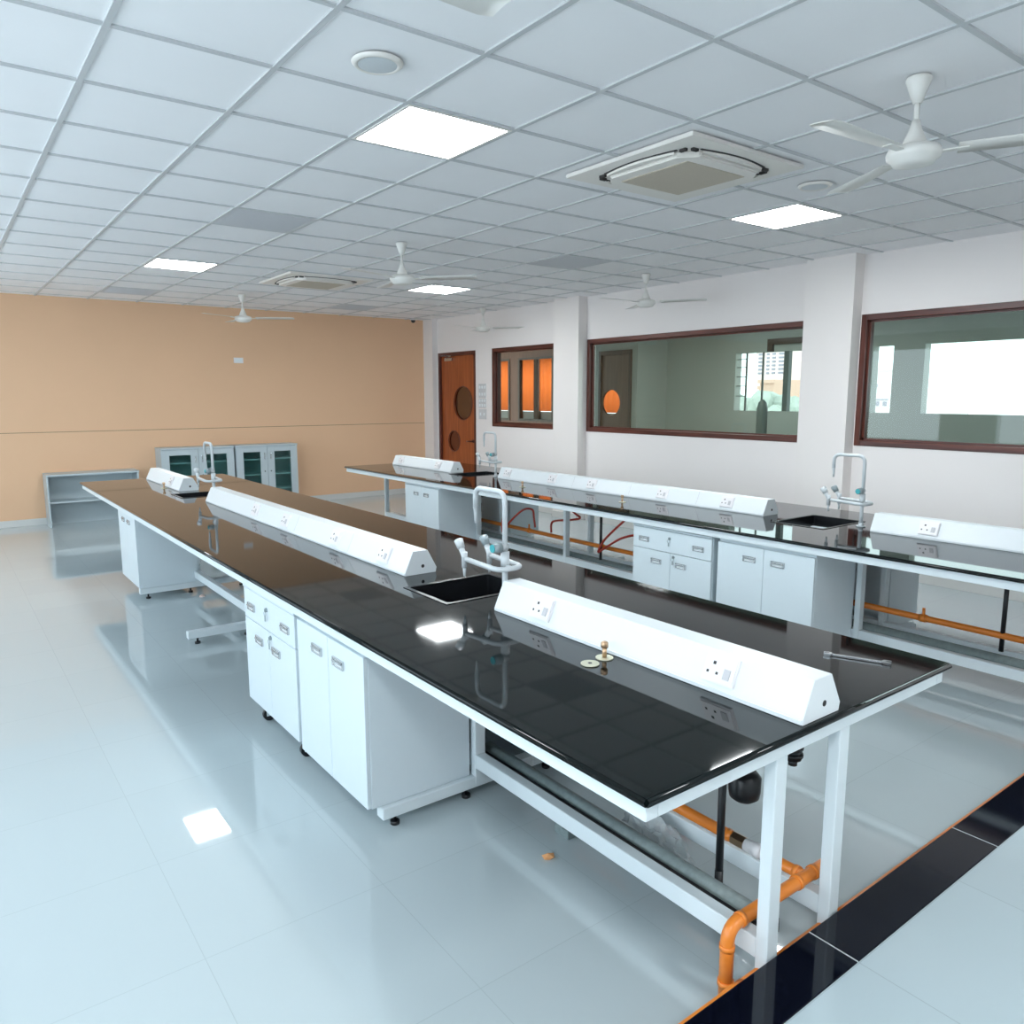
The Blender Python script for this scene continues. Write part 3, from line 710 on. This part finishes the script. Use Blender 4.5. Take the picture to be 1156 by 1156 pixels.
single('packet', m, [M_RED, M_YEL], 'red and yellow packet lying behind the clear plastic bag', 'packet', (1.60, -.11, FZ))
# floor debris
def chip(c, s, mt, lab, name):
    t = bmesh.new(); bmesh.ops.create_icosphere(t, subdivisions=1, radius=1)
    for v in t.verts: v.co = Vector((v.co.x*s*(.8+.5*random.random()), v.co.y*s*(.6+.6*random.random()), max(-.35, v.co.z)*s*.55))
    zmin = min(v.co.z for v in t.verts)
    for f in t.faces: f.smooth = False
    single(name, MB()._merge(t, Matrix.Translation((c[0], c[1], FZ-zmin))), mt, lab, 'debris', (c[0], c[1], FZ))
chip((1.06, .03), .024, M_BRICK, 'orange brick chip on the floor below the lower rail', 'brick_chip')
chip((1.095, 4.70), .026, M_PINKC, 'pale pink chip on the floor near the far left cabinet', 'tile_chip')
m = MB(); m.box(.0, .018, -.002, .002, FZ, FZ+.002)
for v in m.bm.verts: v.co += Vector((1.265, -.02, 0))
single('debris_sliver', m, M_BLACK, 'tiny dark sliver on the floor right of the orange chip', 'debris', (1.27, -.02, FZ))

# under the window side bench
m = MB(); m.tube([(4.25, -.80, .355), (4.25, 6.0, .355)], .020, seg=14)
for y in (3.1, 4.2, 2.4, .2): m.cyl((4.25, y-.02, .355), (4.25, y+.02, .355), .025); m.cyl((4.25, y, .375), (4.25, y, .42), .009)
single('gas_pipe', m, M_GAS, 'long straight orange gas pipe under the window side bench', 'pipe', (4.25, 2.6, .335))
m = MB(); m.tube([(4.17, -.80, .225), (4.17, 6.0, .225)], .040, seg=18)
single('drain_pipe', m, M_PVC, 'dusty grey drain pipe along the bottom of the window side bench', 'pipe', (4.17, 2.6, .185))
m = MB(); m.cyl((4.15, 3.02, .26), (4.15, 3.02, .79), .013); single('waste_pipe', m, M_BLACK, 'black vertical waste pipe under the window side bench', 'pipe', (4.15, 3.02, .26))
m = MB(); m.cyl((4.25, -.25, .26), (4.25, -.25, .79), .013); single('waste_pipe', m, M_BLACK, 'black vertical pipe under the bench at the right edge, beside the grey cabinet', 'pipe', (4.25, -.25, .26))
def bez(ps, n=24):
    ps = [Vector(p) for p in ps]; out = []
    P = [ps[0]]+ps+[ps[-1]]
    for i in range(1, len(P)-2):
        for k in range(n//2):
            u = k/(n//2); a, b, c, d = P[i-1], P[i], P[i+1], P[i+2]
            out.append(.5*((2*b)+(-a+c)*u+(2*a-5*b+4*c-d)*u*u+(-a+3*b-3*c+d)*u**3))
    out.append(P[-2]); return out
def hose(ps, lab):
    m = MB(); m.tube(bez(ps), .0105, seg=10); single('rubber_hose', m, M_HOSE, lab, 'hose', ps[-1])
hose([(4.10, 4.36, .79), (4.11, 4.42, .60), (4.12, 4.50, .40), (4.12, 4.47, .30), (4.14, 4.40, .42), (4.2, 4.25, .565), (4.25, 4.15, .58), (4.25, 4.12, .50), (4.25, 4.10, .40)], 'red hose looping down to the orange pipe, furthest left')
hose([(4.15, 3.52, .79), (4.16, 3.42, .66), (4.2, 3.36, .60), (4.22, 3.50, .56), (4.25, 3.78, .51), (4.25, 3.84, .47), (4.25, 3.84, .385)], 'red hose bent beside the middle white post')
hose([(4.12, 2.55, .79), (4.12, 2.68, .68), (4.12, 2.93, .47), (4.12, 3.02, .34), (4.13, 2.95, .38), (4.15, 2.75, .50), (4.17, 2.52, .56), (4.2, 2.40, .52), (4.25, 2.38, .40)], 'red hose arching right of the black vertical pipe')
hose([(4.10, 2.30, .75), (4.10, 2.36, .72), (4.10, 2.50, .66), (4.10, 2.54, .54), (4.12, 2.50, .43), (4.14, 2.40, .38), (4.14, 2.25, .37)], 'dark red hose curling behind the left edge of the mobile cabinet')

# ================================================================== FAR CUPBOARDS
def cupboard(x0, x1, label, zt=1.02, yf=9.50, yb=9.835):
    r = thing('glass_cupboard', label, 'cupboard', ((x0+x1)/2, (yf+yb)/2, FZ))
    m = MB(); m.mi = 0; t = .02
    m.box(x0, x0+t, yf+.02, yb, FZ, zt); m.box(x1-t, x1, yf+.02, yb, FZ, zt); m.box(x0-.004, x1+.004, yf-.004, yb, zt-.025, zt, .003); m.box(x0+t, x1-t, yf+.02, yb, FZ, .12)
    m.mi = 1; m.box(x0+t, x1-t, yb-.012, yb, .09, zt-.025)
    part('body', m, [M_CAB, M_CABIN], r)
    for z in (.33, .56, .79): part('shelf', MB().box(x0+t, x1-t, yf+.04, yb-.012, z, z+.018), M_CAB, r)
    xm = (x0+x1)/2
    for a, b, s in ((x0+.003, xm-.002, 1), (xm+.002, x1-.003, -1)):
        fw = .105
        m = MB(); z0, z1 = .10, zt-.03
        m.box(a, a+fw, yf, yf+.018, z0, z1, .002); m.box(b-fw, b, yf, yf+.018, z0, z1, .002); m.box(a+fw, b-fw, yf, yf+.018, z0, z0+.10, .002); m.box(a+fw, b-fw, yf, yf+.018, z1-.075, z1, .002)
        d = part('door', m, M_CAB, r)
        part('glass_pane', MB().box(a+fw-.005, b-fw+.005, yf+.008, yf+.012, z0+.09, z1-.07), M_CGLASS, d)
        hx = b-.045 if s == 1 else a+.045
        part('handle', MB().box(hx-.006, hx+.006, yf-.018, yf, .80, .90, .003), M_CHROME, d)
        q = MB(); q.cyl((hx, yf-.006, .62), (hx, yf, .62), .009); part('lock', q, M_BLACK, d)
    return r
cupboard(1.90, 2.905, 'left grey steel cupboard with two glass doors, before the orange wall')
cupboard(2.93, 3.865, 'right grey steel cupboard with two glass doors, before the orange wall')
r = thing('low_cabinet', 'low grey open fronted cabinet at the left, before the orange wall', 'cabinet', (1.05, 9.7, FZ))
m = MB(); m.box(.5, 1.60, 9.45, 9.835, .715, .74, .003); m.box(.5, .52, 9.47, 9.835, FZ, .715); m.box(1.575, 1.595, 9.47, 9.835, FZ, .715); m.box(.52, 1.575, 9.815, 9.835, FZ, .715); part('body', m, M_CAB, r)
part('shelf', MB().box(.52, 1.575, 9.50, 9.815, .36, .38), M_CAB, r)

# ================================================================== CEILING FITTINGS
def led(i, j, lab):
    x0, y0 = i*.6+.012, j*.6+.012; x1, y1 = x0+.576, y0+.576
    r = thing('ceiling_light', lab, 'ceiling light', ((x0+x1)/2, (y0+y1)/2, HC-.002))
    m = MB(); w = .016
    for a in ((x0, x0+w, y0, y1), (x1-w, x1, y0, y1), (x0+w, x1-w, y0, y0+w), (x0+w, x1-w, y1-w, y1)): m.box(*a, HC-.003, HC+.007)
    part('frame', m, M_AC, r); part('diffuser', MB().box(x0+w, x1-w, y0+w, y1-w, HC-.001, HC+.006), M_LED, r)
    return r
l0 = led(2, 2, 'largest square LED ceiling panel, nearest the camera')
for i, j, lab in ((7, 2, 'square LED ceiling panel beside the nearer air conditioner, towards the windows'), (2, 10, 'square LED ceiling panel at the far left'), (7, 10, 'square LED ceiling panel beside the middle ceiling fan'), (2, -6, 'square LED ceiling panel over the platform, left one'), (-2, -4, 'square LED ceiling panel over the platform, nearest the left wall')):
    dup(l0, ((i+.5)*.6, (j+.5)*.6, HC-.002), lab)
for x, y, lab in ((7.6, 4.6, 'unseen LED ceiling panel added to brighten the room behind the long window'),):
    dup(l0, (x, y, 2.897), lab)  # extra panel out of view, put in to brighten the next room
def patch(i, j, lab):
    x0, y0 = i*.6+.014, j*.6+.014
    m = MB().box(x0, x0+.572, y0, y0+.572, HC+.001, HC+.0075)
    for k in range(18): m.box(x0+.02, x0+.552, y0+.03+k*.0295, y0+.036+k*.0295, HC-.001, HC+.001)
    single('ceiling_grille', m, M_PATCH, lab, 'ceiling grille', (x0+.286, y0+.286, HC))
patch(2, 6, 'grey square ceiling grille tile above the nearer bench, left'); patch(7, 6, 'grey square ceiling grille tile towards the windows')
patch(2, 14, 'grey ceiling grille tile near the orange wall, left'); patch(7, 14, 'grey ceiling grille tile near the orange wall, right')

def aircon(lab):
    R = thing('air_conditioner', lab, 'air conditioner', (0, 0, HC-.05))
    h = .475
    m = MB(); m.prism([(-h, -h), (h, -h), (h, h), (-h, h)], 'z', HC-.022, HC-.001, .004)
    # raised centre with chamfered corners
    c = .335; k = .09
    m.prism([(-c+k, -c), (c-k, -c), (c, -c+k), (c, c-k), (c-k, c), (-c+k, c), (-c, c-k), (-c, -c+k)], 'z', HC-.052, HC-.02, .008)
    part('fascia', m, M_AC, R)
    m = MB().prism([(-.245, -.245), (.245, -.245), (.245, .245), (-.245, .245)], 'z', HC-.056, HC-.045)
    part('filter_grille', m, M_ACG, R)
    for q in range(4):
        rot = Matrix.Rotation(q*PI/2, 4, 'Z')
        m = MB(); n = 14
        pts_o = [(-.27+.54*i/n, -.362-.034*math.sin(PI*i/n)) for i in range(n+1)]
        pts_i = [(-.27+.54*i/n, -.350) for i in range(n+1)]
        t = MB(); t.prism(pts_o+pts_i[::-1], 'z', HC-.027, HC-.018); bmesh.ops.transform(t.bm, matrix=rot, verts=list(t.bm.verts)); s_ = part('air_slot', t, M_HOLE, R)
        t = MB(); t.prism([(a*.93, b*.985-.0) for a, b in pts_o]+[(a*.93, b-.004) for a, b in pts_i[::-1]], 'z', HC-.040, HC-.0275, .002); bmesh.ops.transform(t.bm, matrix=rot, verts=list(t.bm.verts)); part('louvre', t, M_AC, s_)
        t = MB()
        for sx in (-1, 1): t.box(sx*.30-.022, sx*.30+.022, -.352, -.330, HC-.036, HC-.018, .004)
        bmesh.ops.transform(t.bm, matrix=rot, verts=list(t.bm.verts)); part('louvre_hinge', t, M_HOLE, s_)
    return R
a0 = aircon('large square cassette air conditioner in the ceiling, nearer the camera')
a0.location = (2.965, 1.15, HC-.05)
dup(a0, (2.975, 6.46, HC-.05), 'smaller looking cassette air conditioner in the ceiling, towards the orange wall')

def speaker(lab):
    R = thing('ceiling_speaker', lab, 'ceiling speaker', (0, 0, HC-.02))
    part('rim', MB().lathe((0, 0, HC), [(.075, -.001), (.075, -.010), (.088, -.013), (.100, -.004), (.101, 0)], 40), M_AC, R)
    part('grille', MB().lathe((0, 0, HC), [(0, -.016), (.04, -.015), (.076, -.0105)], 40), M_SPK, R)
    return R
s0 = speaker('round white ceiling speaker left of the largest LED panel'); s0.location = (.90, .905, HC-.02)
dup(s0, (3.89, .89, HC-.02), 'faint round white ceiling speaker behind the nearer air conditioner')

def fan(lab, rot):
    R = thing('ceiling_fan', lab, 'ceiling fan', (0, 0, HC-.345), 'white ceiling fans')
    z = HC
    part('canopy', MB().lathe((0, 0, z), [(0, 0), (.046, 0), (.050, -.01), (.036, -.05), (.018, -.10), (0, -.101)], 28), M_FAN, R)
    part('rod', MB().cyl((0, 0, z-.09), (0, 0, z-.21), .011), M_FAN, R)
    part('lower_cover', MB().lathe((0, 0, z), [(0, -.165), (.016, -.165), (.024, -.20), (.044, -.245), (.048, -.262), (0, -.263)], 28), M_FAN, R)
    part('motor', MB().lathe((0, 0, z), [(0, -.262), (.060, -.263), (.098, -.275), (.106, -.295), (.102, -.315), (.085, -.325), (.080, -.337), (.045, -.345), (0, -.345)], 40), M_FAN, R)
    for k in range(3):
        a = rot+k*2*PI/3; d = Vector((math.cos(a), math.sin(a), 0)); s = Vector((-d.y, d.x, 0)); up = Vector((0, 0, 1))
        m = MB(); bm = m.bm; rows = []
        for i in range(13):
            u = i/12; rr = .16+.48*u; w = (.047+.016*u)*(1 if u < .97 else .8); tw = .16*(1-.4*u)
            row = []
            for sgn, th in ((-1, .0015), (0, .004), (1, .0015), (1, -.0015), (0, .001), (-1, -.0015)):
                row.append(bm.verts.new(d*rr+s*(w*sgn)+up*(z-.292-math.sin(tw)*w*sgn+th)))
            rows.append(row)
        for A, B in zip(rows, rows[1:]):
            for i in range(6): bm.faces.new([A[i], A[(i+1) % 6], B[(i+1) % 6], B[i]]).smooth = True
        bm.faces.new(rows[0]); bm.faces.new(rows[-1][::-1])
        q = part('blade', m, M_FAN, R)
        m = MB(); m.frame_box([d*.09+s*.016+up*(z-.300), d*.20+s*.020+up*(z-.297), d*.20-s*.020+up*(z-.297), d*.09-s*.016+up*(z-.300), d*.09+s*.016+up*(z-.295), d*.20+s*.020+up*(z-.292), d*.20-s*.020+up*(z-.292), d*.09-s*.016+up*(z-.295)]); part('blade_bracket', m, M_FAN, q)
    return R
FANS = [((2.71, 4.0), -.73, 'white ceiling fan in the middle, left of the small distant LED panel'), ((6.05, 7.6), -.83, 'small white ceiling fan before the window nearest the wooden door'),
        ((5.64, 3.95), -1.05, 'white ceiling fan hanging before the long window'), ((2.71, 8.185), -.55, 'white ceiling fan hanging before the orange wall'),
        ((2.74, -.29), 3.1, 'white ceiling fan cut by the right edge of the photo, above the nearer bench'), ((.02, -.25), .0, 'white ceiling fan above the camera, only a blade in view')]
for (x, y), rot, lab in FANS:
    f = fan(lab, rot); f.location = (x, y, HC-.345)
# camera dome, wall boxes
m = MB(); m.cyl((6.05, 9.66, HC), (6.05, 9.66, HC-.02), .045); m.mi = 1; m.lathe((6.05, 9.66, HC-.02), [(.038, 0), (.036, -.02), (.022, -.04), (0, -.046)], 24)
single('security_camera', m, [M_PLATE, M_BLACK], 'small dark dome camera at the far right corner of the ceiling', 'security camera', (6.05, 9.66, HC-.066))
m = MB(); m.box(3.08, 3.22, YK-.012, YK, 2.23, 2.31, .003); m.mi = 1; m.box(3.10, 3.20, YK-.014, YK-.012, 2.245, 2.295)
single('wall_socket_box', m, [M_PLATE, M_WHITE], 'small white plate high on the orange wall', 'socket box', (3.15, YK-.007, 2.23))
SP = [((8.09, 8.295, 1.71, 1.93), 'top switch panel between the wooden door and the small window', 2, 3), ((8.09, 8.295, 1.55, 1.70), 'middle switch panel between the wooden door and the small window', 2, 3), ((8.09, 8.295, 1.37, 1.53), 'lowest switch panel between the wooden door and the small window', 1, 2)]
for (a, b, c, d), lab, nr, nc in SP:
    R = thing('switch_panel', lab, 'switch panel', (XR-.006, (a+b)/2, c))
    part('plate', MB().box(XR-.012, XR, a, b, c, d, .003), M_PANEL, R)
    for i in range(nr):
        for j in range(nc):
            yy = a+(b-a)*(j+.5)/nc; zz = c+(d-c)*(i+.5)/nr
            part('rocker_switch', MB().box(XR-.016, XR-.012, yy-.018, yy+.018, zz-.022, zz+.022, .002), M_WHITE, R)
